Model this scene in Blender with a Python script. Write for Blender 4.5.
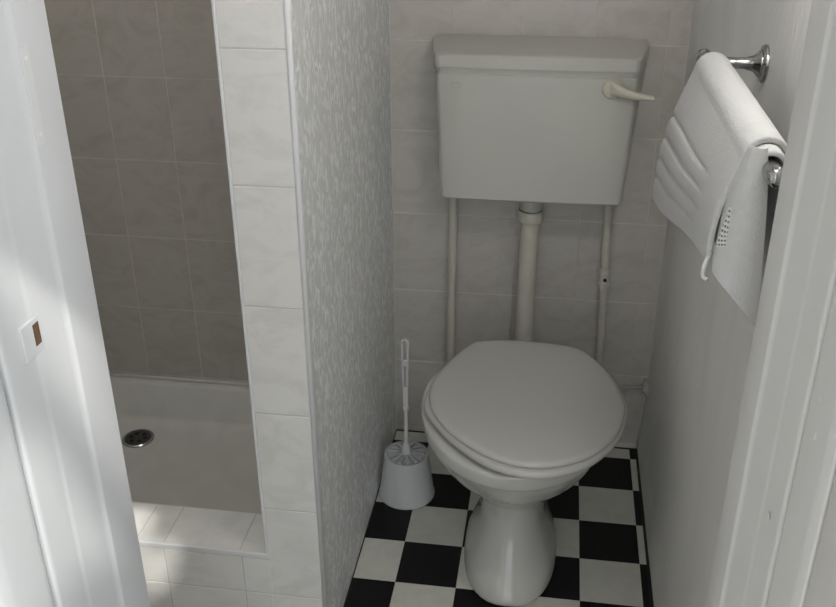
import bpy, bmesh, math, random
from mathutils import Vector, Matrix
random.seed(7)
for o in list(bpy.data.objects): bpy.data.objects.remove(o)
scene = bpy.context.scene
C = scene.collection

# ------------------------------------------------------------------ camera
CAM = Vector((0.36796, -2.04331, 1.40220)); FPX = 936.55
PITCH, YAW, ROLL = math.radians(26.4423), math.radians(8.5745), math.radians(-0.2851)
fw = Vector((-math.sin(YAW)*math.cos(PITCH), math.cos(YAW)*math.cos(PITCH), -math.sin(PITCH)))
rt = Vector((math.cos(YAW), math.sin(YAW), 0)); up = rt.cross(fw)
rt, up = math.cos(ROLL)*rt + math.sin(ROLL)*up, -math.sin(ROLL)*rt + math.cos(ROLL)*up
cd = bpy.data.cameras.new('camera'); cd.sensor_fit = 'HORIZONTAL'; cd.sensor_width = 36; cd.lens = FPX/836*36
cd.clip_start = 0.02
cam = bpy.data.objects.new('camera', cd); C.objects.link(cam)
m = Matrix((rt, up, -fw)).transposed().to_4x4(); m.translation = CAM
cam.matrix_world = m; scene.camera = cam

# ------------------------------------------------------------------ light
world = bpy.data.worlds.new('overcast_sky'); scene.world = world; world.use_nodes = True
bg = world.node_tree.nodes['Background']
bg.inputs['Color'].default_value = (0.93, 0.97, 1.0, 1); bg.inputs['Strength'].default_value = 0.9
sd = bpy.data.lights.new('sun', 'SUN'); sd.energy = 1.4; sd.angle = math.radians(0.6); sd.color = (1, .96, .9)
sun = bpy.data.objects.new('sun', sd); C.objects.link(sun)
SUN_DIR = Vector((-.55, .86, -1.03))                       # travel direction of the sunlight
sun.rotation_euler = SUN_DIR.to_track_quat('-Z', 'Y').to_euler(); sun.location = (2, -5, 4)
vs = scene.view_settings
vs.view_transform = 'Standard'; vs.look = 'None'; vs.gamma = 1; vs.use_curve_mapping = False
vs.exposure = 1.15

# ------------------------------------------------------------------ materials
def mat(name, col, rough=.5, var=0, scale=6, bump=0, bscale=40, stretch=(1,1,1), metal=0, spec=.5, var2=None, coat=0, detail=4, bdist=.002):
    M = bpy.data.materials.new(name); M.use_nodes = True
    nt = M.node_tree; b = nt.nodes['Principled BSDF']
    b.inputs['Base Color'].default_value = (*col, 1); b.inputs['Roughness'].default_value = rough
    b.inputs['Metallic'].default_value = metal; b.inputs['Specular IOR Level'].default_value = spec
    b.inputs['Coat Weight'].default_value = coat
    tc = nt.nodes.new('ShaderNodeTexCoord'); mp = nt.nodes.new('ShaderNodeMapping')
    geo = nt.nodes.new('ShaderNodeNewGeometry')
    nt.links.new(geo.outputs['Position'], mp.inputs['Vector']); mp.inputs['Scale'].default_value = stretch
    if var:
        n = nt.nodes.new('ShaderNodeTexNoise'); n.inputs['Scale'].default_value = scale; n.inputs['Detail'].default_value = detail
        n.inputs['Distortion'].default_value = .6
        nt.links.new(mp.outputs[0], n.inputs['Vector'])
        r = nt.nodes.new('ShaderNodeValToRGB'); nt.links.new(n.outputs['Fac'], r.inputs['Fac'])
        c2 = var2 or tuple(max(0, c*(1-var)) for c in col)
        r.color_ramp.elements[0].position = .32; r.color_ramp.elements[0].color = (*c2, 1)
        r.color_ramp.elements[1].position = .62; r.color_ramp.elements[1].color = (*col, 1)
        nt.links.new(r.outputs['Color'], b.inputs['Base Color'])
    if bump:
        n2 = nt.nodes.new('ShaderNodeTexNoise'); n2.inputs['Scale'].default_value = bscale; n2.inputs['Detail'].default_value = 3
        nt.links.new(mp.outputs[0], n2.inputs['Vector'])
        bp = nt.nodes.new('ShaderNodeBump'); bp.inputs['Strength'].default_value = bump; bp.inputs['Distance'].default_value = bdist
        nt.links.new(n2.outputs['Fac'], bp.inputs['Height']); nt.links.new(bp.outputs[0], b.inputs['Normal'])
    return M

def tile_mat(name, col, vein, rough=.28):
    """ceramic tile, soft cloudy marbling that differs from tile to tile"""
    M = bpy.data.materials.new(name); M.use_nodes = True; nt = M.node_tree; b = nt.nodes['Principled BSDF']
    N = nt.nodes.new; L = nt.links.new
    geo = N('ShaderNodeNewGeometry'); oi = N('ShaderNodeObjectInfo')
    cmb = N('ShaderNodeVectorMath'); cmb.operation = 'MULTIPLY_ADD'
    L(oi.outputs['Random'], cmb.inputs[0]); cmb.inputs[1].default_value = (37, 53, 71); L(geo.outputs['Position'], cmb.inputs[2])
    mp = N('ShaderNodeMapping'); mp.inputs['Rotation'].default_value = (.4, .6, .3); mp.inputs['Scale'].default_value = (1, 1, 1.7); L(cmb.outputs[0], mp.inputs['Vector'])
    n = N('ShaderNodeTexNoise'); n.inputs['Scale'].default_value = 9; n.inputs['Detail'].default_value = 7; n.inputs['Distortion'].default_value = 1.6
    n.inputs['Roughness'].default_value = .62
    L(mp.outputs[0], n.inputs['Vector'])
    r = N('ShaderNodeValToRGB'); L(n.outputs['Fac'], r.inputs['Fac'])
    e = r.color_ramp.elements; e[0].position = .36; e[0].color = (*vein, 1); e[1].position = .54; e[1].color = (*col, 1)
    L(r.outputs['Color'], b.inputs['Base Color']); b.inputs['Roughness'].default_value = rough
    return M

def wallpaper_mat():
    """blown vinyl paper: raised upright fibres on a duller ground"""
    M = bpy.data.materials.new('textured_wallpaper'); M.use_nodes = True; nt = M.node_tree; b = nt.nodes['Principled BSDF']
    N = nt.nodes.new; L = nt.links.new
    geo = N('ShaderNodeNewGeometry'); mp = N('ShaderNodeMapping'); mp.inputs['Scale'].default_value = (1, 1.0, .5)
    L(geo.outputs['Position'], mp.inputs['Vector'])
    n = N('ShaderNodeTexNoise'); n.inputs['Scale'].default_value = 72; n.inputs['Detail'].default_value = 2; n.inputs['Distortion'].default_value = 1.2
    L(mp.outputs[0], n.inputs['Vector'])
    r = N('ShaderNodeValToRGB'); L(n.outputs['Fac'], r.inputs['Fac'])
    e = r.color_ramp.elements; e[0].position = .47; e[0].color = (0, 0, 0, 1); e[1].position = .63; e[1].color = (1, 1, 1, 1)
    mx = N('ShaderNodeMix'); mx.data_type = 'RGBA'; L(r.outputs['Color'], mx.inputs['Factor'])
    mx.inputs[6].default_value = (.73, .74, .735, 1); mx.inputs[7].default_value = (.97, .98, .98, 1)
    L(mx.outputs[2], b.inputs['Base Color'])
    bp = N('ShaderNodeBump'); bp.inputs['Strength'].default_value = .9; bp.inputs['Distance'].default_value = .002
    L(r.outputs['Color'], bp.inputs['Height']); L(bp.outputs[0], b.inputs['Normal'])
    b.inputs['Roughness'].default_value = .55
    return M

M_TILE = tile_mat('pale_wall_tile', (.78, .775, .755), (.71, .705, .68))
M_TILEB = tile_mat('stone_wall_tile', (.52, .495, .455), (.46, .435, .395))
M_GROUT = mat('pale_grout', (.60, .59, .57), .9)
M_GROUTB = mat('dull_grout', (.68, .65, .60), .9, .18, 14)
M_PAPER = wallpaper_mat()
M_WALL = mat('painted_wallpaper', (.80, .795, .77), .6, .09, 7, .6, 110, (1, 1, .4), bdist=.002)
M_CEIL = mat('ceiling_paint', (.85, .85, .83), .8, .04, 5)
M_BLACK = mat('black_vinyl', (.0035, .0035, .005), .4, .5, 90, var2=(.006, .006, .007), spec=.3)
M_WHITE = mat('cream_vinyl', (.70, .69, .63), .4, .08, 30)
M_DIRT = mat('dark_sealant', (.03, .028, .024), .8, .3, 60)
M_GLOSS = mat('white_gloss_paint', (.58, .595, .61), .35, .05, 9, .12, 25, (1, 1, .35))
M_GLOSSR = mat('lightened_gloss_paint', (.70, .70, .69), .4, .06, 9, .15, 25, (1, 1, .35))  # copy of the frame paint, lightened so the right jamb comes out brighter
M_DOORSIDE = mat('dull_painted_board', (.66, .65, .625), .5, .06, 9)
M_CHINA = mat('white_china', (.58, .575, .545), .12, coat=.4)
M_CIST = mat('cistern_plastic', (.50, .495, .455), .3, .04, 5)
M_BADGE = mat('shaded_badge', (.42, .415, .38), .4)  # darker tone stands in for the shade line of the badge relief
M_IVORY = mat('ivory_plastic', (.55, .52, .43), .35)
M_SEAT = mat('white_seat_plastic', (.53, .52, .50), .18)
M_PIPE = mat('painted_pipe', (.55, .53, .46), .4, .12, 20, .1, 60)
M_PLASTIC = mat('white_plastic', (.62, .625, .63), .35)
M_TRIM = mat('white_plastic_trim', (.74, .75, .76), .3)
M_TRAY = mat('shower_tray_acrylic', (.68, .67, .64), .4, .07, 12)
M_CHROME = mat('chrome', (.42, .42, .42), .18, metal=1)
M_DRAIN = mat('tarnished_drain', (.10, .10, .10), .4, .4, 80, metal=.7)
M_HOLE = mat('bare_timber', (.16, .09, .05), .8, .5, 60)
M_DARK = mat('dark_void', (.012, .011, .010), .9)
M_TOWEL = mat('terry_cotton', (.56, .56, .555), .95, .03, 60, .55, 420, bdist=.0015, spec=.1)
M_PATCH = mat('filler_paint', (.50, .49, .46), .8, .15, 40, .5, 60)
M_YARD = mat('hall_floor', (.45, .44, .42), .8, .2, 5)
M_HALL = mat('hall_wall_paint', (.8, .79, .77), .8)

def label_mat():
    M = bpy.data.materials.new('printed_care_label'); M.use_nodes = True; nt = M.node_tree; b = nt.nodes['Principled BSDF']
    tc = nt.nodes.new('ShaderNodeTexCoord'); br = nt.nodes.new('ShaderNodeTexBrick')
    br.inputs['Scale'].default_value = 1; br.inputs['Brick Width'].default_value = .23; br.inputs['Row Height'].default_value = .12
    br.inputs['Mortar Size'].default_value = .035; br.inputs['Color1'].default_value = (.10, .10, .10, 1); br.inputs['Color2'].default_value = (.22, .22, .22, 1)
    br.inputs['Mortar'].default_value = (.62, .62, .60, 1)
    nt.links.new(tc.outputs['UV'], br.inputs['Vector']); nt.links.new(br.outputs['Color'], b.inputs['Base Color'])
    b.inputs['Roughness'].default_value = .8
    return M
M_LABEL = label_mat()
M_FILL = bpy.data.materials.new('fill_light_globe'); M_FILL.use_nodes = True  # glow of the unseen fill lamps added further down
def _emit(M, col, st):
    b = M.node_tree.nodes['Principled BSDF']; b.inputs['Base Color'].default_value = (.8, .8, .78, 1)
    b.inputs['Emission Color'].default_value = (*col, 1); b.inputs['Emission Strength'].default_value = st
_emit(M_FILL, (1, .97, .93), 27)
M_FILL2 = M_FILL.copy(); M_FILL2.name = 'fill_light_disc'; _emit(M_FILL2, (1, .97, .93), 29)

# ------------------------------------------------------------------ helpers
ROOT = {}
def base_of(o): return ROOT.get(o.name, Vector((0, 0, 0))) if o else Vector((0, 0, 0))
def thing(name, loc, label, cat, group=None):
    o = bpy.data.objects.new(name, None); C.objects.link(o); o.location = loc; o.empty_display_size = .05
    o['label'] = label; o['category'] = cat
    if group: o['group'] = group
    ROOT[o.name] = Vector(loc); return o
def obj(name, bm, mt, parent=None, smooth=False, label=None, autosmooth=None, kind=None):
    """bm holds world coordinates; the child is stored relative to its root's base"""
    bmesh.ops.recalc_face_normals(bm, faces=bm.faces)
    me = bpy.data.meshes.new(name); off = base_of(parent)
    for v in bm.verts: v.co -= off
    bm.to_mesh(me); bm.free()
    me.materials.append(mt)
    if smooth:
        for p in me.polygons: p.use_smooth = True
        if autosmooth: me.set_sharp_from_angle(angle=math.radians(autosmooth))
    o = bpy.data.objects.new(name, me); C.objects.link(o)
    if parent: o.parent = parent; ROOT[o.name] = off
    if label: o['label'] = label
    if kind: o['kind'] = kind
    return o
def tag(o, label, cat, group=None):
    o['label'] = label; o['category'] = cat
    if group: o['group'] = group
    return o
def box(bm, x0, x1, y0, y1, z0, z1, bev=0):
    vs_ = [bm.verts.new((x, y, z)) for x in (x0, x1) for y in (y0, y1) for z in (z0, z1)]
    fs = [(0,1,3,2),(4,6,7,5),(0,4,5,1),(2,3,7,6),(0,2,6,4),(1,5,7,3)]
    F = [bm.faces.new([vs_[i] for i in f]) for f in fs]
    if bev:
        es = list({e for f in F for e in f.edges}); bmesh.ops.bevel(bm, geom=es, offset=bev, segments=2, affect='EDGES', profile=.5)
    return bm
def newbox(*a, bev=0): return box(bmesh.new(), *a, bev=bev)
def struct(name, bm, mt, label=None, cat=None, parent=None):
    o = obj(name, bm, mt, parent)
    o['kind'] = 'structure'
    if label: o['label'] = label
    if cat: o['category'] = cat
    return o
def loft(bm, rings, cap0=True, cap1=True, closed=True):
    R = [[bm.verts.new(p) for p in r] for r in rings]; n = len(R[0])
    for a, b in zip(R, R[1:]):
        for i in range(n if closed else n-1):
            j = (i+1) % n; bm.faces.new((a[i], a[j], b[j], b[i]))
    if cap0: bm.faces.new(list(reversed(R[0])))
    if cap1: bm.faces.new(R[-1])
    return R
def lathe(bm, prof, c, seg=32, axis='z', cap0=True, cap1=True):
    rings = []
    for r, h in prof:
        ring = []
        for i in range(seg):
            a = 2*math.pi*i/seg; ca, sa = r*math.cos(a), r*math.sin(a)
            ring.append({'z': (c[0]+ca, c[1]+sa, c[2]+h), 'x': (c[0]+h, c[1]+ca, c[2]+sa), 'y': (c[0]+ca, c[1]+h, c[2]+sa)}[axis])
        rings.append(ring)
    loft(bm, rings, cap0, cap1)
def tube(bm, pts, rad, seg=14, cap=True):
    pts = [Vector(p) for p in pts]; rings = []
    rr = rad if isinstance(rad, (list, tuple)) else [rad]*len(pts)
    for i, p in enumerate(pts):
        t = (pts[min(i+1, len(pts)-1)] - pts[max(i-1, 0)]).normalized()
        a = t.orthogonal().normalized() if i == 0 else (prev - t*prev.dot(t)).normalized()
        prev = a; b = t.cross(a)
        rings.append([p + rr[i]*(math.cos(2*math.pi*k/seg)*a + math.sin(2*math.pi*k/seg)*b) for k in range(seg)])
    loft(bm, rings, cap, cap)
def spline(pts, n=6, closed=False):
    """Catmull-Rom through the points"""
    P = [Vector(p) for p in pts]; out = []; N = len(P)
    for i in range(N if closed else N-1):
        if closed: a, b, c, d = P[i-1], P[i], P[(i+1) % N], P[(i+2) % N]
        else: a, b, c, d = P[max(i-1, 0)], P[i], P[i+1], P[min(i+2, N-1)]
        for k in range(n):
            t = k/n
            out.append(.5*((2*b) + (c-a)*t + (2*a-5*b+4*c-d)*t*t + (3*b-a-3*c+d)*t**3))
    if not closed: out.append(P[-1])
    return out
TILE_CACHE = {}
def tile(parent, name, mt, cx, cy, cz, sx, sy, sz, facing):
    """one tile: a slab with eased edges; facing '-y', '+z' or '-y' etc. sx, sy, sz are its full sizes"""
    key = (name, mt.name, round(sx, 4), round(sy, 4), round(sz, 4), facing)
    if key not in TILE_CACHE:
        hx, hy, hz = sx/2, sy/2, sz/2; e = .0007 if facing != '+z0' else .0003
        bm = bmesh.new()
        if facing == '-y':
            rings = [[(-hx, hy, -hz), (hx, hy, -hz), (hx, hy, hz), (-hx, hy, hz)],
                     [(-hx, -hy+e, -hz), (hx, -hy+e, -hz), (hx, -hy+e, hz), (-hx, -hy+e, hz)],
                     [(-hx+e, -hy, -hz+e), (hx-e, -hy, -hz+e), (hx-e, -hy, hz-e), (-hx+e, -hy, hz-e)]]
        else:
            rings = [[(-hx, -hy, -hz), (hx, -hy, -hz), (hx, hy, -hz), (-hx, hy, -hz)],
                     [(-hx, -hy, hz-e), (hx, -hy, hz-e), (hx, hy, hz-e), (-hx, hy, hz-e)],
                     [(-hx+e, -hy+e, hz), (hx-e, -hy+e, hz), (hx-e, hy-e, hz), (-hx+e, hy-e, hz)]]
        loft(bm, rings)
        bmesh.ops.recalc_face_normals(bm, faces=bm.faces)
        me = bpy.data.meshes.new(name); bm.to_mesh(me); bm.free(); me.materials.append(mt); TILE_CACHE[key] = me
    o = bpy.data.objects.new(name, TILE_CACHE[key]); C.objects.link(o); o.parent = parent
    o.location = Vector((cx, cy, cz)) - base_of(parent)
    return o

# ------------------------------------------------------------------ dimensions (metres)
W = 0.632            # WC width, wallpapered wall at X 0, painted wall at X = W
YF = -0.779          # front of the partition and of the shower kerb
XE = -0.103          # shower side of the partition
YD = -1.300          # room side of the door frame
XL = -0.95           # far side of the shower
HC = 2.25            # ceiling
JL, JR = -0.052, 0.547   # door lining faces
DT = .215             # depth of the doorway
TW, TH, G = .15, .1997, .0023

# ------------------------------------------------------------------ the room shell
floor = struct('floor', newbox(XL-.1, W+.1, YD-DT, .1, -.08, -.0022), M_DIRT, 'black and cream chequered vinyl floor of the toilet', 'floor')
x0f, y0f, s = -.16272, -.30686, .128
for c in range(-6, 7):
    for r in range(-3, 9):
        xa, xb = x0f+s*c, x0f+s*(c+1); yb, ya = y0f-s*r, y0f-s*(r+1)
        lim = XL if (ya+yb)/2 < YF else 0.0
        xa, xb = max(xa, lim+.003), min(xb, W-.012); yb = min(yb, -.009); ya = max(ya, YD-DT)
        if xb-xa < .006 or yb-ya < .006: continue
        if lim < 0 and xa < .001 and yb > YF: yb = YF-.001
        if yb-ya < .006: continue
        tile(floor, 'floor_tile', M_BLACK if (c+r) % 2 else M_WHITE, (xa+xb)/2, (ya+yb)/2, -.0011, xb-xa-.0005, yb-ya-.0005, .0022, '+z0')

TT = .007     # tile thickness; wall slabs sit behind the tile faces
wall_back = struct('wall_back', newbox(XL-.1, W+.1, .0006, .12, -.08, HC), M_GROUTB, 'stone grey tiled wall behind the cistern and the shower', 'wall')
def back_tiles(xs, zs, xmin, xmax, zmin, GV):
    for xa in xs:
        for za in zs:
            a, b = max(xa+GV/2, xmin), min(xa+TW-GV/2, xmax); c, d = max(za+G/2, zmin), min(za+TH-G/2, HC)
            if b-a < .006 or d-c < .006: continue
            tile(wall_back, 'wall_tile', M_TILEB, (a+b)/2, TT/2+random.uniform(-.0003, .0003), (c+d)/2, b-a, TT, d-c, '-y')
z_wc = [1.0105-TH*k for k in range(-7, 6)]
back_tiles([.1383-TW*k for k in range(-4, 2)], z_wc, .001, W-.001, .001, .0008)
z_sh = [.912-TH*k for k in range(-7, 5)]
back_tiles([-.523-TW*k for k in range(-3, 4)], z_sh, XL+.001, XE-.001, .085, .0022)

wall_right = struct('wall_right', newbox(W, W+.1, YD-DT, .004, -.08, HC), M_WALL, 'plain painted wall beside the toilet carrying the towel rail', 'wall')
wall_left = struct('wall_left', newbox(XL-.1, XL, YD-DT, .004, -.08, HC), M_WALL, 'plain side wall at the far end of the shower', 'wall')
ceiling = struct('ceiling', newbox(XL-.1, W+.1, YD-DT, .12, HC, HC+.1), M_CEIL, 'plain white ceiling', 'ceiling')

# partition between shower and WC: wallpapered on the WC side, tiled on its end
wp = struct('wall_partition', newbox(XE+.001, -.0015, YF+.0006, .004, -.02, HC), M_GROUT, 'thin partition between shower and toilet, tiled on its end', 'wall')
obj('wallpaper', newbox(-.0014, 0, YF+.004, .003, -.002, HC), M_PAPER, wp, label='white wallpaper with raised upright fibres')
zj = [1.1427-TH*k for k in range(-6, 7)]
zsill = .2385
for za in zj:
    lo = za+G/2; hi = min(za+TH-G/2, HC)
    if lo >= HC or hi < .001: continue
    lo = max(lo, .001)
    if hi-lo < .006: continue
    tile(wp, 'wall_tile', M_TILE, (XE+.004-.004)/2, YF+TT/2, (lo+hi)/2, -.004-(XE+.004), TT, hi-lo, '-y')
# kerb below the shower opening
kerb = struct('wall_kerb', newbox(XL, XE+.001, YF+.0006, -.672, -.02, zsill-.0006), M_GROUT, 'low tiled kerb under the shower opening', 'wall')
for xa in [-.151-TW*k for k in range(0, 6)]:
    for za in (1.1427-TH*6, 1.1427-TH*5):
        a, b = max(xa+G/2, XL), min(xa+TW-G/2, XE+.0045); lo = max(za+G/2, .001); hi = min(za+TH-G/2, zsill-.012 if b < XE+.1 and xa < -.16 else zsill-.001)
        if xa > -.16: hi = min(hi, zsill-.012)
        tile(kerb, 'wall_tile', M_TILE, (a+b)/2, YF+TT/2, (lo+hi)/2, b-a, TT, hi-lo, '-y')
edges = [-.103, -.1555, -.3015, -.3555, -.505, -.655, -.805, XL]
for xb, xa in zip(edges, edges[1:]):
    tile(kerb, 'sill_tile', M_TILE, (xa+xb)/2, (YF+.006-.670)/2, zsill-TT/2, xb-xa-G, abs(YF+.006+.670), TT, '+z')
# plastic edge trims
t1 = struct('trim_1', newbox(XL, XE+.004, YF-.0015, YF+.006, zsill-.0105, zsill+.0012, bev=.0018), M_TRIM, 'white plastic strip along the front of the shower sill', 'trim')
t2 = struct('trim_2', newbox(XE-.0015, XE+.0035, YF-.0015, YF+.012, zsill+.0013, HC, bev=.0015), M_TRIM, 'thin white strip on the shower edge of the partition', 'trim')
bm = bmesh.new(); tube(bm, [(-.0005, YF+.0035, -.002), (-.0005, YF+.0035, HC)], .0052, 16)
t3 = struct('trim_3', bm, M_TRIM, 'rounded white corner bead between tiles and wallpaper', 'trim')
for p in t3.data.polygons: p.use_smooth = True
# sealant bead in the back corners
bm = newbox(.0001, .0028, -.0022, .003, .001, HC, bev=.0008)
struct('trim_4', bm, M_GROUT, 'pale sealant line in the corner of wallpaper and tiles', 'trim')
bm = bmesh.new()
loft(bm, [[(W, y, 0), (W-.006, y, 0), (W-.0055, y, .020), (W-.0035, y, .050), (W-.0005, y, .075), (W, y, .076)] for y in (-.001, YD)])
struct('baseboard_right', bm, M_WALL, 'low painted coving along the foot of the towel wall', 'baseboard')

# ------------------------------------------------------------------ door wall and frame
wf = struct('wall_front', newbox(XL-.1, JL-.026, YD-DT, YD, -.08, HC), M_HALL, 'wall holding the doorway', 'wall')
struct('wall_front_side', newbox(JR+.026, W, YD-.30, YD, -.08, HC), M_HALL, 'narrow pier of the doorway wall on the towel side', 'wall')
struct('wall_front_lintel', newbox(JL-.028, JR+.028, YD-DT, YD, 2.02, HC), M_HALL, 'wall above the doorway', 'wall')
struct('wall_sun_block', newbox(.95, 1.05, -2.68, -2.10, 0, 2.75), M_HALL, 'added block outside the doorway that keeps the sun off the partition', 'wall')  # unseen block added to stop the sun reaching the partition end
struct('wall_hall_return', newbox(W+.1, 1.05, YD-DT, YD, -.08, HC), M_HALL, 'short return of wall beside the doorway', 'wall')
struct('wall_sky_block', newbox(-.5, -.4, -2.78, YD-DT, 0, 2.75), M_HALL, 'added wall outside the doorway that shuts out sky light on the shower side', 'wall')  # unseen, added to shut out sky light from the left
struct('wall_sky_block_end', newbox(-.4, .1, -2.78, -2.68, 0, 2.75), M_HALL, 'added stub wall behind the viewer that leaves sky light to the towel side', 'wall')  # unseen stub added so sky light enters mainly from the right
struct('ceiling_sun_block', newbox(-.5, 1.05, -2.68, YD-DT, 2.62, 2.85), M_CEIL, 'added slab outside the doorway that cuts off the high sun', 'ceiling')  # unseen slab added, its height set to cut sun off the upper frame
struct('wall_hall_above', newbox(-1.05, 1.05, YD-DT, YD, HC, 2.85), M_HALL, 'wall above the doorway up to the hall ceiling', 'wall')
struct('floor_hall', newbox(-3, 3, -6, YD-DT, -.08, 0), M_YARD, 'plain floor outside the doorway', 'floor')

def prism(prof, z0, z1):
    bm = bmesh.new(); loft(bm, [[(x, y, z) for x, y in prof] for z in (z0, z1)]); return bm
door = bpy.data.objects.new('door_1', None); C.objects.link(door); door.location = ((JL+JR)/2, YD-.06, 0)
door['kind'] = 'structure'; door['label'] = 'white gloss painted door frame in the foreground'; door['category'] = 'door frame'
ROOT[door.name] = Vector(door.location)
def bevprism(prof, z0, z1, bev=.003):
    bm = prism(prof, z0, z1)
    es = [e for e in bm.edges if abs(e.verts[0].co.z-e.verts[1].co.z) > .5]
    bmesh.ops.bevel(bm, geom=es, offset=bev, segments=3, affect='EDGES', profile=.5); return bm
Y0 = YD
# mirrored side linings: flat strip, two shallow worn steps, a groove where the frame meets the outer board
def jamb(side, x, mt, mt2, mt3):
    P = [(0, 0), (.051, 0), (.0545, .0018), (.058, .0028), (.098, .0062), (.103, .0074), (.140, .0090), (.1435, .0105)]
    a = [(x-side*r, Y0-d) for d, r in P]
    obj('lining', bevprism(a+[(x-side*.025, Y0-.1435), (x-side*.025, Y0)], 0, 2.02, .0015), mt, door, True, autosmooth=55)
    b = [(.146, .0135), (.150, .0100), (.156, .0090), (.200, .0100), (.213, .0125)]
    obj('outer_board', bevprism([(x-side*r, Y0-d) for d, r in b]+[(x-side*.025, Y0-.213), (x-side*.025, Y0-.146)], 0, 2.02, .0015), mt2, door, True, autosmooth=55)
    if side < 0:
        obj('outer_reveal', bevprism([(x+.0135, Y0-.2155), (x+.0150, Y0-.300), (x+.025, Y0-.300), (x+.025, Y0-.2155)], 0, 2.06, .002), mt3, door, True, autosmooth=55); return
    c = [(.2155, .020), (.2155, .075), (.232, .075), (.236, .045), (.230, .026)]
    obj('architrave', bevprism([(x-side*r, Y0-d) for d, r in c], 0, 2.06, .002), mt3, door, True, autosmooth=55)
jamb(1, JL, M_GLOSS, M_GLOSS, M_GLOSS)
jamb(-1, JR, M_GLOSSR, M_GLOSSR, M_DOORSIDE)
obj('head', newbox(JL, JR, Y0-.2, Y0, 2.0, 2.02), M_GLOSS, door)
# painted plate, strike plate and its mortice on the left side
bm = newbox(JL-.001, JL+.0012, Y0-.051, Y0-.039, 1.176, 1.256, bev=.0008)
p = obj('keep_plate', bm, M_PLASTIC, door, label='small painted-over white plate')
for z in (1.185, 1.247):
    bm = bmesh.new(); lathe(bm, [(.0022, 0), (.0018, .0008)], (JL+.001, Y0-.045, z), 12, 'x'); obj('screw', bm, M_TRIM, p)
bm = newbox(JL-.0100, JL-.0054, Y0-.118, Y0-.090, 1.008, 1.041, bev=.0008)
sp = obj('strike_plate', bm, M_GLOSS, door, label='painted latch strike plate with a bare timber mortice')
obj('mortice', newbox(JL-.0090, JL-.0050, Y0-.1015, Y0-.0925, 1.016, 1.036), M_HOLE, sp)

for z, d in ((1.062, .170), (1.035, .176), (.92, .120), (.735, .090)):
    bm = bmesh.new(); lathe(bm, [(.0028, 0), (.0034, -.0006), (.0022, -.0012)], (JR+.0098 if d > .15 else JR+.0072, Y0-d, z), 12, 'x'); obj('filled_hole', bm, M_GLOSSR, door)

# ------------------------------------------------------------------ fill lamps added to brighten wallpaper and shower, both unseen above the frame
GX, GY, GZ = .545, -1.14, 1.60
wl = thing('fill_wall_lamp', (W, GY, GZ), 'added fill globe that brightens the wallpaper and the partition end', 'fill light')
bm = bmesh.new(); lathe(bm, [(.045, W), (.045, W-.008), (.035, W-.014)], (0, GY, GZ), 24, 'x'); obj('wall_plate', bm, M_TRIM, wl, True, autosmooth=40)
bm = bmesh.new(); lathe(bm, [(.05*math.sin(math.pi*k/12)+.0005, -.05*math.cos(math.pi*k/12)) for k in range(13)], (GX, GY, GZ), 24); obj('globe', bm, M_FILL, wl, True)
bm = bmesh.new(); tube(bm, [(W-.01, GY, GZ), (GX+.045, GY, GZ)], .012, 14); obj('arm', bm, M_TRIM, wl, True)
sl = thing('fill_shower_lamp', (-.55, -.20, HC), 'added fill disc overhead that brightens the shower', 'ceiling lamp')
bm = bmesh.new(); lathe(bm, [(.075, 0), (.075, -.02), (.070, -.024)], (-.55, -.20, HC), 28); obj('base', bm, M_TRIM, sl, True, autosmooth=40)
bm = bmesh.new(); lathe(bm, [(.066, -.022), (.060, -.040), (.042, -.054), (.015, -.060)], (-.55, -.20, HC), 28); obj('diffuser', bm, M_FILL2, sl, True)

# ------------------------------------------------------------------ leaves on a trunk, added out of view to break up the sunlight
dapple_tree = thing('dapple_tree', (2.3, -4.2, 0), 'leafy screen added unseen behind the viewer to dapple the sunlight', 'dapple_tree')
M_BARK = mat('bark', (.12, .09, .06), .9, .4, 12); M_LEAF = mat('leaf', (.06, .12, .03), .6, .4, 6)
bm = bmesh.new(); tube(bm, spline([(2.3, -4.2, 0), (2.28, -4.2, 1.6), (2.2, -4.15, 2.8), (1.9, -4.0, 3.5), (1.3, -3.7, 3.9)], 5), [.09-.0038*k for k in range(21)], 10); obj('trunk', bm, M_BARK, dapple_tree, True)
sd_ = -SUN_DIR.normalized(); e1 = sd_.orthogonal().normalized(); e2 = sd_.cross(e1); ctr = Vector((-.06, -1.42, .86))+sd_*4.0
bm = bmesh.new(); rr_ = random.Random(11)
for k in range(110):
    c_ = ctr+e1*rr_.uniform(-.75, .75)+e2*rr_.uniform(-.75, .75)+sd_*rr_.uniform(-.15, .25)
    a_ = rr_.uniform(0, 6.28); u_ = e1*math.cos(a_)+e2*math.sin(a_); w_ = (e2*math.cos(a_)-e1*math.sin(a_)+sd_*rr_.uniform(-.3, .3)).normalized(); L_ = rr_.uniform(.07, .13)
    P_ = [bm.verts.new(c_+u_*a+w_*b) for a, b in ((-L_, 0), (-.3*L_, .45*L_), (.4*L_, .40*L_), (L_, 0), (.4*L_, -.40*L_), (-.3*L_, -.45*L_))]
    bm.faces.new(P_)
obj('foliage', bm, M_LEAF, dapple_tree, kind='stuff')

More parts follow.
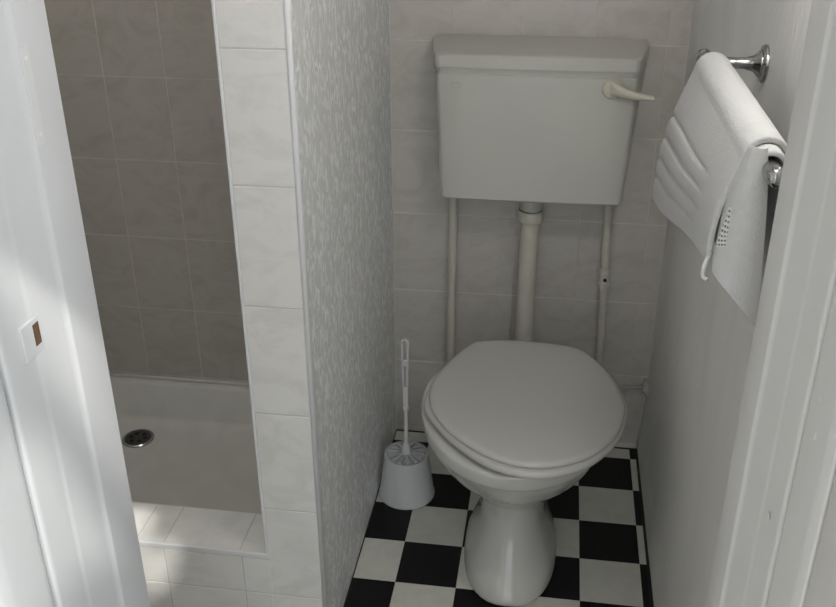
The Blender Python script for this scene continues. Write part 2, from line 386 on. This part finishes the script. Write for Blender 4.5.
# ------------------------------------------------------------------ shower tray
tray = thing('shower_tray', (-.52, -.34, 0), 'shallow off-white shower tray behind the tiled kerb', 'shower tray')
bm = bmesh.new()
tx0, tx1, ty0, ty1 = XL+.001, XE-.001, -.671, -.001
def rect(a, b, c, d, z, r=.03, n=5):
    pts = []
    for cx_, cy_, a0 in ((b-r, d-r, 0), (a+r, d-r, 90), (a+r, c+r, 180), (b-r, c+r, 270)):
        for k in range(n+1):
            t = math.radians(a0+90*k/n); pts.append((cx_+r*math.cos(t), cy_+r*math.sin(t), z))
    return pts
drain_c = (-.660, -.140)
ring_floor = rect(tx0+.055, tx1-.055, ty0+.055, ty1-.060, .006, .05)
rings = [rect(tx0, tx1, ty0, ty1, -.02, .004), rect(tx0, tx1, ty0, ty1, .095, .004), rect(tx0+.003, tx1-.003, ty0+.003, ty1-.003, .100, .006),
         rect(tx0+.022, tx1-.022, ty0+.022, ty1-.022, .100, .03), rect(tx0+.030, tx1-.030, ty0+.030, ty1-.028, .094, .035),
         rect(tx0+.046, tx1-.046, ty0+.046, ty1-.050, .014, .045), ring_floor,
         [(drain_c[0]+.05*math.cos(2*math.pi*(k+3)/24), drain_c[1]+.05*math.sin(2*math.pi*(k+3)/24), -.001) for k in range(24)]]
loft(bm, rings, True, True)
obj('basin', bm, M_TRAY, tray, True, autosmooth=40)
bm = bmesh.new(); lathe(bm, [(.041, -.002), (.041, .0025), (.038, .004), (.034, .003), (.034, .001)], (drain_c[0], drain_c[1], 0), 32)
dr = obj('drain', bm, M_CHROME, tray, True, label='round tarnished drain', autosmooth=40)
bm = bmesh.new(); lathe(bm, [(.0345, .0005), (.0345, .0022), (.030, .0034)], (drain_c[0], drain_c[1], 0), 32); obj('grate', bm, M_DRAIN, dr)
for k in range(6):
    a = k*math.pi/3; bm = bmesh.new(); lathe(bm, [(.006, .003), (.006, .0042)], (drain_c[0]+.019*math.cos(a), drain_c[1]+.019*math.sin(a), 0), 12); obj('grate_hole', bm, M_DARK, dr)
bm = bmesh.new(); tube(bm, [(XL+.002, -.003, .104), (XE-.002, -.003, .104)], .0045, 10); obj('sealant', bm, M_TRAY, tray, True)

# ------------------------------------------------------------------ toilet
toilet = thing('toilet', (.325, -.43, 0), 'white china toilet with its plastic lid closed', 'toilet')
def egg(z, cx, hw, yf, yb, yc=-.42, n=40, ex=2.0):
    P = []
    for k in range(n):
        t = 2*math.pi*k/n; c_, s_ = math.cos(t), math.sin(t)
        x = cx + hw*math.copysign(abs(c_)**(2/ex), c_)
        y = yc + ((yb-yc) if s_ > 0 else (yc-yf))*math.copysign(abs(s_)**(2/ex), s_)
        P.append((x, y, z))
    return P
S_ = [(.000, .327, .096, -.600, -.27, 2.4), (.010, .327, .100, -.608, -.27, 2.4), (.035, .327, .097, -.597, -.27, 2.3), (.06, .327, .089, -.572, -.27, 2.2),
      (.09, .327, .078, -.551, -.27, 2.1), (.12, .327, .070, -.538, -.27, 2.1), (.155, .327, .0685, -.532, -.27, 2.1), (.180, .327, .072, -.534, -.268, 2.1), (.194, .327, .082, -.537, -.265, 2.05),
      (.210, .327, .103, -.548, -.26, 2.0), (.237, .327, .130, -.572, -.25, 2.0), (.270, .326, .154, -.609, -.235, 2.0), (.310, .326, .173, -.643, -.22, 2.0), (.340, .326, .183, -.662, -.21, 2.0),
      (.348, .326, .190, -.675, -.205, 2.0), (.374, .326, .1935, -.681, -.203, 2.0), (.382, .326, .190, -.678, -.207, 2.0), (.384, .326, .180, -.666, -.215, 2.0)]
bm = bmesh.new(); loft(bm, [egg(p[0].z, p[0].x, p[0].y, p[1].x, p[1].y, ex=2.0+.35*max(0, 1-p[0].z/.2)) for p in zip(spline([(cx, hw, z) for z, cx, hw, yf, yb, ex in S_], 4), spline([(yf, yb, 0) for z, cx, hw, yf, yb, ex in S_], 4))]); obj('pan', bm, M_CHINA, toilet, True)
seat_out = [(.234,-.236),(.318,-.226),(.437,-.236),(.488,-.283),(.522,-.352),(.539,-.426),(.540,-.478),(.521,-.559),(.473,-.639),(.416,-.682),(.359,-.695),(.290,-.677),(.219,-.616),(.172,-.553),(.147,-.502),(.145,-.448),(.154,-.380),(.183,-.300),(.210,-.257)]
lid_out = [(.236,-.245),(.319,-.233),(.436,-.244),(.486,-.300),(.518,-.374),(.534,-.450),(.532,-.500),(.513,-.571),(.468,-.637),(.414,-.673),(.360,-.685),(.296,-.670),(.229,-.620),(.181,-.560),(.157,-.500),(.152,-.455),(.159,-.400),(.186,-.318),(.212,-.266)]
def slab(out, levels, hole=None):
    bm = bmesh.new(); sp_ = spline([(x, y, 0) for x, y in out], 5, True); n = len(sp_)
    cx, cy = sum(p.x for p in sp_)/n, sum(p.y for p in sp_)/n
    rings = []
    for z, ins in levels:
        ring = []
        for p in sp_:
            d = Vector((p.x-cx, p.y-cy)); f_ = max(.02, (d.length-ins)/d.length); ring.append((cx+d.x*f_, cy+d.y*f_, z))
        rings.append(ring)
    loft(bm, rings); return bm
obj('seat', slab(seat_out, [(.3920, .012), (.3920, .003), (.3935, .0005), (.398, 0), (.403, .001), (.4065, .005), (.4065, .03)]), M_SEAT, toilet, True, autosmooth=60)
obj('lid', slab(lid_out, [(.4068, .012), (.4068, .003), (.4085, .0005), (.412, 0), (.4165, .002), (.419, .006), (.4205, .014), (.4215, .03), (.422, .08), (.4222, .15)]), M_SEAT, toilet, True, autosmooth=60)
for x in (.268, .400):
    bm = bmesh.new(); lathe(bm, [(.013, 0), (.013, .008), (.010, .014), (.004, .015)], (x, -.220, .384), 16); obj('hinge', bm, M_SEAT, toilet, True, autosmooth=40)
bm = bmesh.new()   # short china inlet spigot at the back
tube(bm, spline([(.330, -.24, .30), (.328, -.17, .300), (.326, -.136, .300)], 4), .036, 20); obj('inlet', bm, M_CHINA, toilet, True, autosmooth=50)
bm = bmesh.new(); tube(bm, spline([(.328, -.30, .20), (.328, -.16, .19), (.328, -.06, .16), (.328, -.004, .15)], 4), .048, 20); obj('outlet', bm, M_CHINA, toilet, True, autosmooth=50)

# ------------------------------------------------------------------ cistern
cis = thing('cistern', (.325, -.085, .70), 'off-white wall-hung plastic cistern above the toilet', 'cistern')
CX = .3235
def cring(z, wf, wb, yf, yb=-.001, bow=.004, n=10, r=.012):
    """plan outline: back edge on the wall, flared sides, gently bowed front"""
    P = [(CX-wb, yb, z), (CX-wb, yb-.03, z)]
    P += [(CX-wf-.004, yf+r+.004, z), (CX-wf, yf+r*.45, z), (CX-wf+r*.55, yf+.0005, z)]
    for k in range(1, n):
        t = k/n; x = CX-wf+r*.55+(2*wf-r*1.1)*t; P.append((x, yf-bow*(1-(2*t-1)**2), z))
    P += [(CX+wf-r*.55, yf+.0005, z), (CX+wf, yf+r*.45, z), (CX+wf+.004, yf+r+.004, z), (CX+wb, yb-.03, z), (CX+wb, yb, z)]
    return P
bm = bmesh.new()
prof = [(.7075, .176, .190, -.146), (.7085, .184, .197, -.153), (.713, .188, .201, -.1575), (.74, .1895, .204, -.158), (.85, .194, .213, -.159), (.95, .198, .221, -.160), (.976, .199, .223, -.160), (.9765, .1965, .221, -.1575), (.981, .1965, .221, -.1575), (.986, .1985, .223, -.160), (.9893, .1985, .223, -.160)]
loft(bm, [cring(z, a, b, y) for z, a, b, y in prof])
body = obj('body', bm, M_CIST, cis, True, autosmooth=35)
bm = bmesh.new()
def lring(z, ins, crown=0):
    R = cring(z, .2005-ins, .2255-ins, -.163+ins, yb=-.001, bow=.005)
    if crown: R = [(x, y, z+crown*(1-((x-CX)/.225)**2)) for x, y, _ in R]
    return R
def tilt(R): return [(x, y, z+.009*(y+.163)/.163) for x, y, z in R]
loft(bm, [lring(.9896, .003), lring(.9900, 0), lring(.993, 0), tilt(lring(1.0105, 0, .004)), tilt(lring(1.0130, .0025, .004)), tilt(lring(1.0140, .008, .004)), tilt(lring(1.0144, .02, .004)), tilt(lring(1.0146, .06, .004))])
obj('lid', bm, M_CIST, cis, True, autosmooth=32)
# flush lever
bm = bmesh.new(); lathe(bm, [(.0200, 0), (.0200, -.005), (.0180, -.009), (.0150, -.010)], (.4745, -.160, .9565), 24, 'y')
lever = obj('lever', bm, M_IVORY, cis, True, label='ivory plastic flush lever', autosmooth=45)
bm = bmesh.new()
pts = spline([(.4700, -.171, .9600), (.482, -.1765, .9590), (.500, -.1795, .9525), (.530, -.1805, .9465), (.5555, -.1805, .9440)], 5)
rings = []
for i, p in enumerate(pts):
    t = i/(len(pts)-1); h = (.0125*(1-t)**1.7+.0050+.0012*math.sin(t*math.pi)); d = .0060
    rings.append([(p.x - .12*h*math.sin(a), p.y+d*math.cos(a), p.z+h*math.sin(a)) for a in [2*math.pi*k/14 for k in range(14)]])
loft(bm, rings); obj('grip', bm, M_IVORY, lever, True, autosmooth=60)
# blank oval badge outline, relief shading put into its darker ring colour
bm = bmesh.new()
for a0, a1 in ((.0, .0035),):
    rings = []
    for r_, yy in ((1.0, -.1600), (1.0, -.1626), (.86, -.1626), (.86, -.1605)):
        rings.append([(.1645+.0105*r_*math.copysign(abs(math.cos(t))**.6, math.cos(t)), yy, .9545+.0050*r_*math.copysign(abs(math.sin(t))**.8, math.sin(t))) for t in [2*math.pi*k/28 for k in range(28)]])
    loft(bm, rings, False, False)
obj('badge', bm, M_BADGE, cis, True, autosmooth=30)

# ------------------------------------------------------------------ pipes
fp = thing('flush_pipe', (.323, -.075, .36), 'thick cream flush pipe between cistern and pan', 'pipe')
bm = bmesh.new(); tube(bm, spline([(.3255, -.075, .700), (.3255, -.075, .60), (.3245, -.078, .48), (.3245, -.080, .40), (.325, -.083, .34), (.325, -.096, .308), (.325, -.118, .300), (.325, -.134, .300)], 6), .0205, 22); obj('pipe', bm, M_PIPE, fp, True)
bm = bmesh.new(); lathe(bm, [(.021, .636), (.0265, .636), (.0285, .640), (.0285, .658), (.0265, .662), (.021, .662)], (.3255, -.075, 0), 28); obj('collar', bm, M_PIPE, fp, True, autosmooth=30)
bm = bmesh.new(); lathe(bm, [(.0255, .666), (.0255, .7075)], (.3255, -.075, 0), 24); obj('tail', bm, M_CIST, fp, True, autosmooth=40)
lp = thing('overflow_pipe', (.146, -.04, 0), 'slim cream pipe under the lever-free end of the cistern', 'pipe')
bm = bmesh.new(); tube(bm, [(.149, -.04, .690), (.1485, -.04, .55), (.147, -.04, .30), (.1465, -.04, .002)], .0098, 16); obj('pipe', bm, M_PIPE, lp, True, autosmooth=50)
bm = bmesh.new(); lathe(bm, [(.0125, .684), (.0135, .687), (.0135, .702), (.011, .7075)], (.149, -.04, 0), 8); obj('nut', bm, M_DRAIN, lp)
rp = thing('supply_pipe', (.508, -.04, 0), 'slim cream water pipe with an inline valve below the flush lever', 'pipe')
bm = bmesh.new(); tube(bm, [(.495, -.04, .700), (.4985, -.04, .56), (.5010, -.04, .49), (.5055, -.04, .35), (.512, -.04, .002)], .0088, 16); obj('pipe', bm, M_PIPE, rp, True, autosmooth=50)
bm = bmesh.new(); lathe(bm, [(.011, .676), (.013, .680), (.013, .706), (.010, .7075)], (.4955, -.04, 0), 8); obj('nut', bm, M_PIPE, rp)
bm = bmesh.new(); lathe(bm, [(.0095, .463), (.0135, .465), (.0135, .477), (.0115, .479), (.0115, .501), (.0135, .503), (.0135, .513), (.0095, .515)], (.501, -.04, 0), 12)
va = obj('valve', bm, M_PIPE, rp)
bm = bmesh.new(); lathe(bm, [(.004, 0), (.004, -.003), (.003, -.0035)], (.502, -.051, .490), 10, 'y'); obj('valve_screw', bm, M_DARK, va)

# ------------------------------------------------------------------ toilet brush in its holder
BX, BY = .0705, -.264
bm = bmesh.new(); lathe(bm, [(.060, .003), (.0655, .0005), (.0668, .003), (.0665, .008), (.0648, .012), (.0560, .085), (.0520, .118), (.0515, .1245), (.0495, .1250), (.0490, .118), (.0530, .085), (.060, .014), (.02, .010)], (BX, BY, 0), 40)
tag(obj('brush_holder', bm, M_PLASTIC, None, True, autosmooth=45), 'flared white plastic toilet brush holder on the chequered floor', 'brush holder')
tb = thing('toilet_brush', (BX, BY, .02), 'white plastic toilet brush standing in its holder, slotted handle up', 'toilet brush')
bm = bmesh.new(); lathe(bm, [(.0485, .112), (.0485, .1225), (.0455, .1225), (.0440, .1175), (.0145, .1190), (.0120, .1300), (.0085, .150), (.0060, .153)], (BX, BY, 0), 40)
cap = obj('cap', bm, M_PLASTIC, tb, True, autosmooth=40)
for k in range(14):
    a = 2*math.pi*k/14; bm = bmesh.new()
    u_, w_ = Vector((math.cos(a), math.sin(a), 0)), Vector((-math.sin(a), math.cos(a), 0)); o_ = Vector((BX, BY, 0))
    loft(bm, [[o_+u_*r+w_*t*hw+Vector((0, 0, z)) for t, z in ((-1, z0-.003), (1, z0-.003), (1, z0+.003), (-1, z0+.003))] for r, z0, hw in ((.015, .1265, .0015), (.043, .1240, .0042))])
    obj('rib', bm, M_PLASTIC, cap)
bm = bmesh.new()
tube(bm, [(BX, BY, .150), (BX, BY, .22), (BX, BY, .252)], [.0056, .0046, .0048], 14)
lathe(bm, [(.0048, .243), (.0068, .246), (.0068, .254), (.0048, .257)], (BX, BY, 0), 14)
def bar(z0, z1, w0, w1, d=.0035):
    loft(bm, [[(BX-w_, BY-d, z), (BX+w_, BY-d, z), (BX+w_, BY+d, z), (BX-w_, BY+d, z)] for z, w_ in ((z0, w0), (z1, w1))])
bar(.254, .312, .0052, .0062); bar(.364, .376, .0075, .0078)
def rail(z0, z1, o0, o1, wd=.0021, d=.0035):
    for sgn in (-1, 1):
        loft(bm, [[(BX+sgn*o-wd, BY-d, z), (BX+sgn*o+wd, BY-d, z), (BX+sgn*o+wd, BY+d, z), (BX+sgn*o-wd, BY+d, z)] for z, o in ((z0, o0), (z1, o1))])
rail(.310, .366, .0042, .0056); rail(.374, .424, .0057, .0066)
arc = [(BX+.0066*math.cos(math.pi*k/8), BY, .423+.0075*math.sin(math.pi*k/8)) for k in range(9)]
tube(bm, arc, .0028, 8)
obj('handle', bm, M_PLASTIC, tb, False)
bm = bmesh.new(); lathe(bm, [(.012, .016), (.032, .020), (.036, .05), (.034, .085), (.018, .10), (.006, .118)], (BX, BY, 0), 20); obj('bristle_head', bm, M_PLASTIC, tb, True)

def squat(z): return z*.91 if z < .1 else .091+(z-.1)*.985
for o_ in [o_ for o_ in C.objects if o_.type == 'MESH' and (o_.name.startswith('brush_holder') or (o_.parent and (o_.parent == tb or o_.parent.parent == tb)))]:
    k_ = 0 if o_.parent is None else .02
    for v_ in o_.data.vertices: v_.co.z = squat(v_.co.z+k_)-k_

# ------------------------------------------------------------------ towel rail and towel
BXr, BZ = .559, 1.138; YA, YB = -.766, -1.232
tr = thing('towel_rail', (W, (YA+YB)/2, BZ), 'chrome towel rail fixed to the painted wall', 'towel rail')
bm = bmesh.new(); tube(bm, spline([(BXr, YA+.040, BZ), (BXr, YA+.020, BZ), (BXr, YA-.014, BZ), (BXr, (YA+YB)/2, BZ), (BXr, YB+.014, BZ), (BXr+.004, YB+.003, BZ), (BXr+.014, YB-.001, BZ)], 5), .0085, 16); obj('bar', bm, M_CHROME, tr, True)
bm = bmesh.new(); lathe(bm, [(.006, .046), (.0095, .044), (.0105, .040), (.0105, .032), (.0088, .030)], (BXr, YA, BZ), 18, 'y'); obj('end_cap', bm, M_CHROME, tr, True, autosmooth=40)
for y in (YA, YB):
    bm = bmesh.new(); lathe(bm, [(.0078, BXr+.010), (.0072, BXr+.035), (.0078, BXr+.048), (.0105, BXr+.058), (.0165, W-.009), (.0185, W-.006)], (0, y, BZ), 20, 'x'); obj('arm', bm, M_CHROME, tr, True)
    bm = bmesh.new(); lathe(bm, [(.0185, W-.0065), (.0235, W-.005), (.0245, W-.003), (.0245, W)], (0, y, BZ), 28, 'x'); obj('flange', bm, M_CHROME, tr, True, autosmooth=50)

tw = thing('towel', (BXr, -.98, .95), 'folded white terry towel draped over the chrome rail', 'towel')
def sheet(name, grid, th, mt=M_TOWEL, label=None, parent=None):
    """grid[i][j] points -> cloth of real thickness with rounded rim"""
    bm = bmesh.new(); V = [[bm.verts.new(p) for p in row] for row in grid]
    for a, b in zip(V, V[1:]):
        for i in range(len(a)-1): bm.faces.new((a[i], a[i+1], b[i+1], b[i]))
    o = obj(name, bm, mt, parent or tw, True, label=label)
    s_ = o.modifiers.new('thickness', 'SOLIDIFY'); s_.thickness = th; s_.offset = 0
    b_ = o.modifiers.new('soft_rim', 'BEVEL'); b_.width = th*.45; b_.segments = 3; b_.limit_method = 'ANGLE'; b_.angle_limit = math.radians(50)
    return o
def drape(y_far, y_near, rad, back_z, f_far, f_near, ribs=False, nu=40):
    """U over the bar; f_far/f_near = (x, z, y) of the front hem at both ends"""
    grid = []
    for i in range(nu+1):
        u = i/nu; y = y_far+(y_near-y_far)*u; row = []
        zt = BZ+.001
        for k in range(9): row.append(Vector((BXr+rad+.010*(1-k/8), y, back_z+(zt-back_z)*k/8)))
        for k in range(1, 12):
            a = math.pi*k/12; row.append(Vector((BXr+rad*math.cos(a), y, zt+rad*math.sin(a))))
        fx, fz, fy = [f_far[q]+(f_near[q]-f_far[q])*u for q in range(3)]
        A = Vector((BXr-rad, y, zt)); B = Vector((fx, fy, fz)); n = 44
        for k in range(n+1):
            t = k/n; p = A.lerp(B, t)
            p.x += -.010*math.sin(math.pi*t)*(1-.3*u) + .0030*math.sin(u*9+t*2)*t
            if ribs:                                        # four woven grooves across the lower half
                for c_ in (.34, .50, .66, .81):
                    cc = c_ + .05*u*u; fd = max(0, 1-(u/.8)**3)
                    p.x += .0040*fd*math.exp(-((t-cc)/.013)**2)
                    p.x -= .0012*fd*math.exp(-((t-cc-.08)/.055)**2)
            row.append(p)
        grid.append(row)
    return grid
# outer fold, lower at its far end
sheet('outer_fold', drape(-.812, -1.188, .0190, .985, (.507, .952, -.780), (.5245, 1.036, -1.186), True), .0060)
sheet('inner_fold', drape(-.816, -1.210, .0128, .975, (.530, .975, -.775), (.538, 1.045, -1.195)), .0050)
# edge turned in towards the wall at the near end
cols = [[(.545, -1.180, 1.148), (.534, -1.182, 1.11), (.530, -1.184, 1.060), (.530, -1.184, 1.040)],
        [(.544, -1.196, 1.152), (.535, -1.202, 1.11), (.529, -1.204, 1.060), (.526, -1.204, 1.034)],
        [(.545, -1.206, 1.156), (.540, -1.213, 1.11), (.538, -1.214, 1.055), (.537, -1.214, 1.020)],
        [(.549, -1.208, 1.156), (.551, -1.214, 1.11), (.553, -1.215, 1.050), (.554, -1.215, 1.000)],
        [(.552, -1.206, 1.156), (.558, -1.210, 1.11), (.564, -1.212, 1.045), (.568, -1.212, .982)]]
cs = [spline(c, 6) for c in cols]
grid = [[p for p in spline([c[j] for c in cs], 4)] for j in range(len(cs[0]))]
sheet('turned_edge', grid, .007)
bm = bmesh.new(); tube(bm, spline([(.523, -1.185, 1.045), (.517, -1.195, 1.036), (.516, -1.20, 1.026), (.520, -1.203, 1.024)], 5), .0022, 8); obj('hanging_loop', bm, M_TOWEL, tw, True)
# care label
bm = bmesh.new()
LV = [bm.verts.new(p) for p in ((.5225, -1.207, 1.060), (.533, -1.213, 1.063), (.5385, -1.213, 1.098), (.530, -1.206, 1.100))]
f_ = bm.faces.new(LV); uvl = bm.loops.layers.uv.new('UVMap')
for lp_, uv in zip(f_.loops, ((0, 0), (1, 0), (1, 1), (0, 1))): lp_[uvl].uv = uv
o = obj('care_label', bm, M_LABEL, tw, label='small printed care label')
s_ = o.modifiers.new('thickness', 'SOLIDIFY'); s_.thickness = .0008

# ------------------------------------------------------------------ filler lump in the corner low down
pt = thing('plaster_patch', (W-.01, -.02, .12), 'rough painted filler lump low in the corner beside the toilet', 'plaster patch')
bm = bmesh.new()
bmesh.ops.create_icosphere(bm, subdivisions=3, radius=1)
for v in bm.verts:
    n = v.co.copy(); k = 1+.25*math.sin(n.x*5+1)*math.sin(n.z*6)+.15*math.sin(n.y*9+n.z*4)
    v.co = Vector((W-.002+n.x*.012*k, -.016+n.y*.016*k, .190+n.z*.020*k))
obj('lump', bm, M_PATCH, pt, True)
bm = bmesh.new(); tube(bm, [(W-.060, -.004, .182), (W-.035, -.006, .184), (W-.012, -.008, .186)], [.003, .004, .005], 10); obj('ridge', bm, M_PATCH, pt, True)
bm = bmesh.new(); tube(bm, [(W-.004, -.004, .18), (W-.005, -.003, .10), (W-.004, -.003, .002)], [.006, .004, .005], 10); obj('strip', bm, M_PATCH, pt, True)
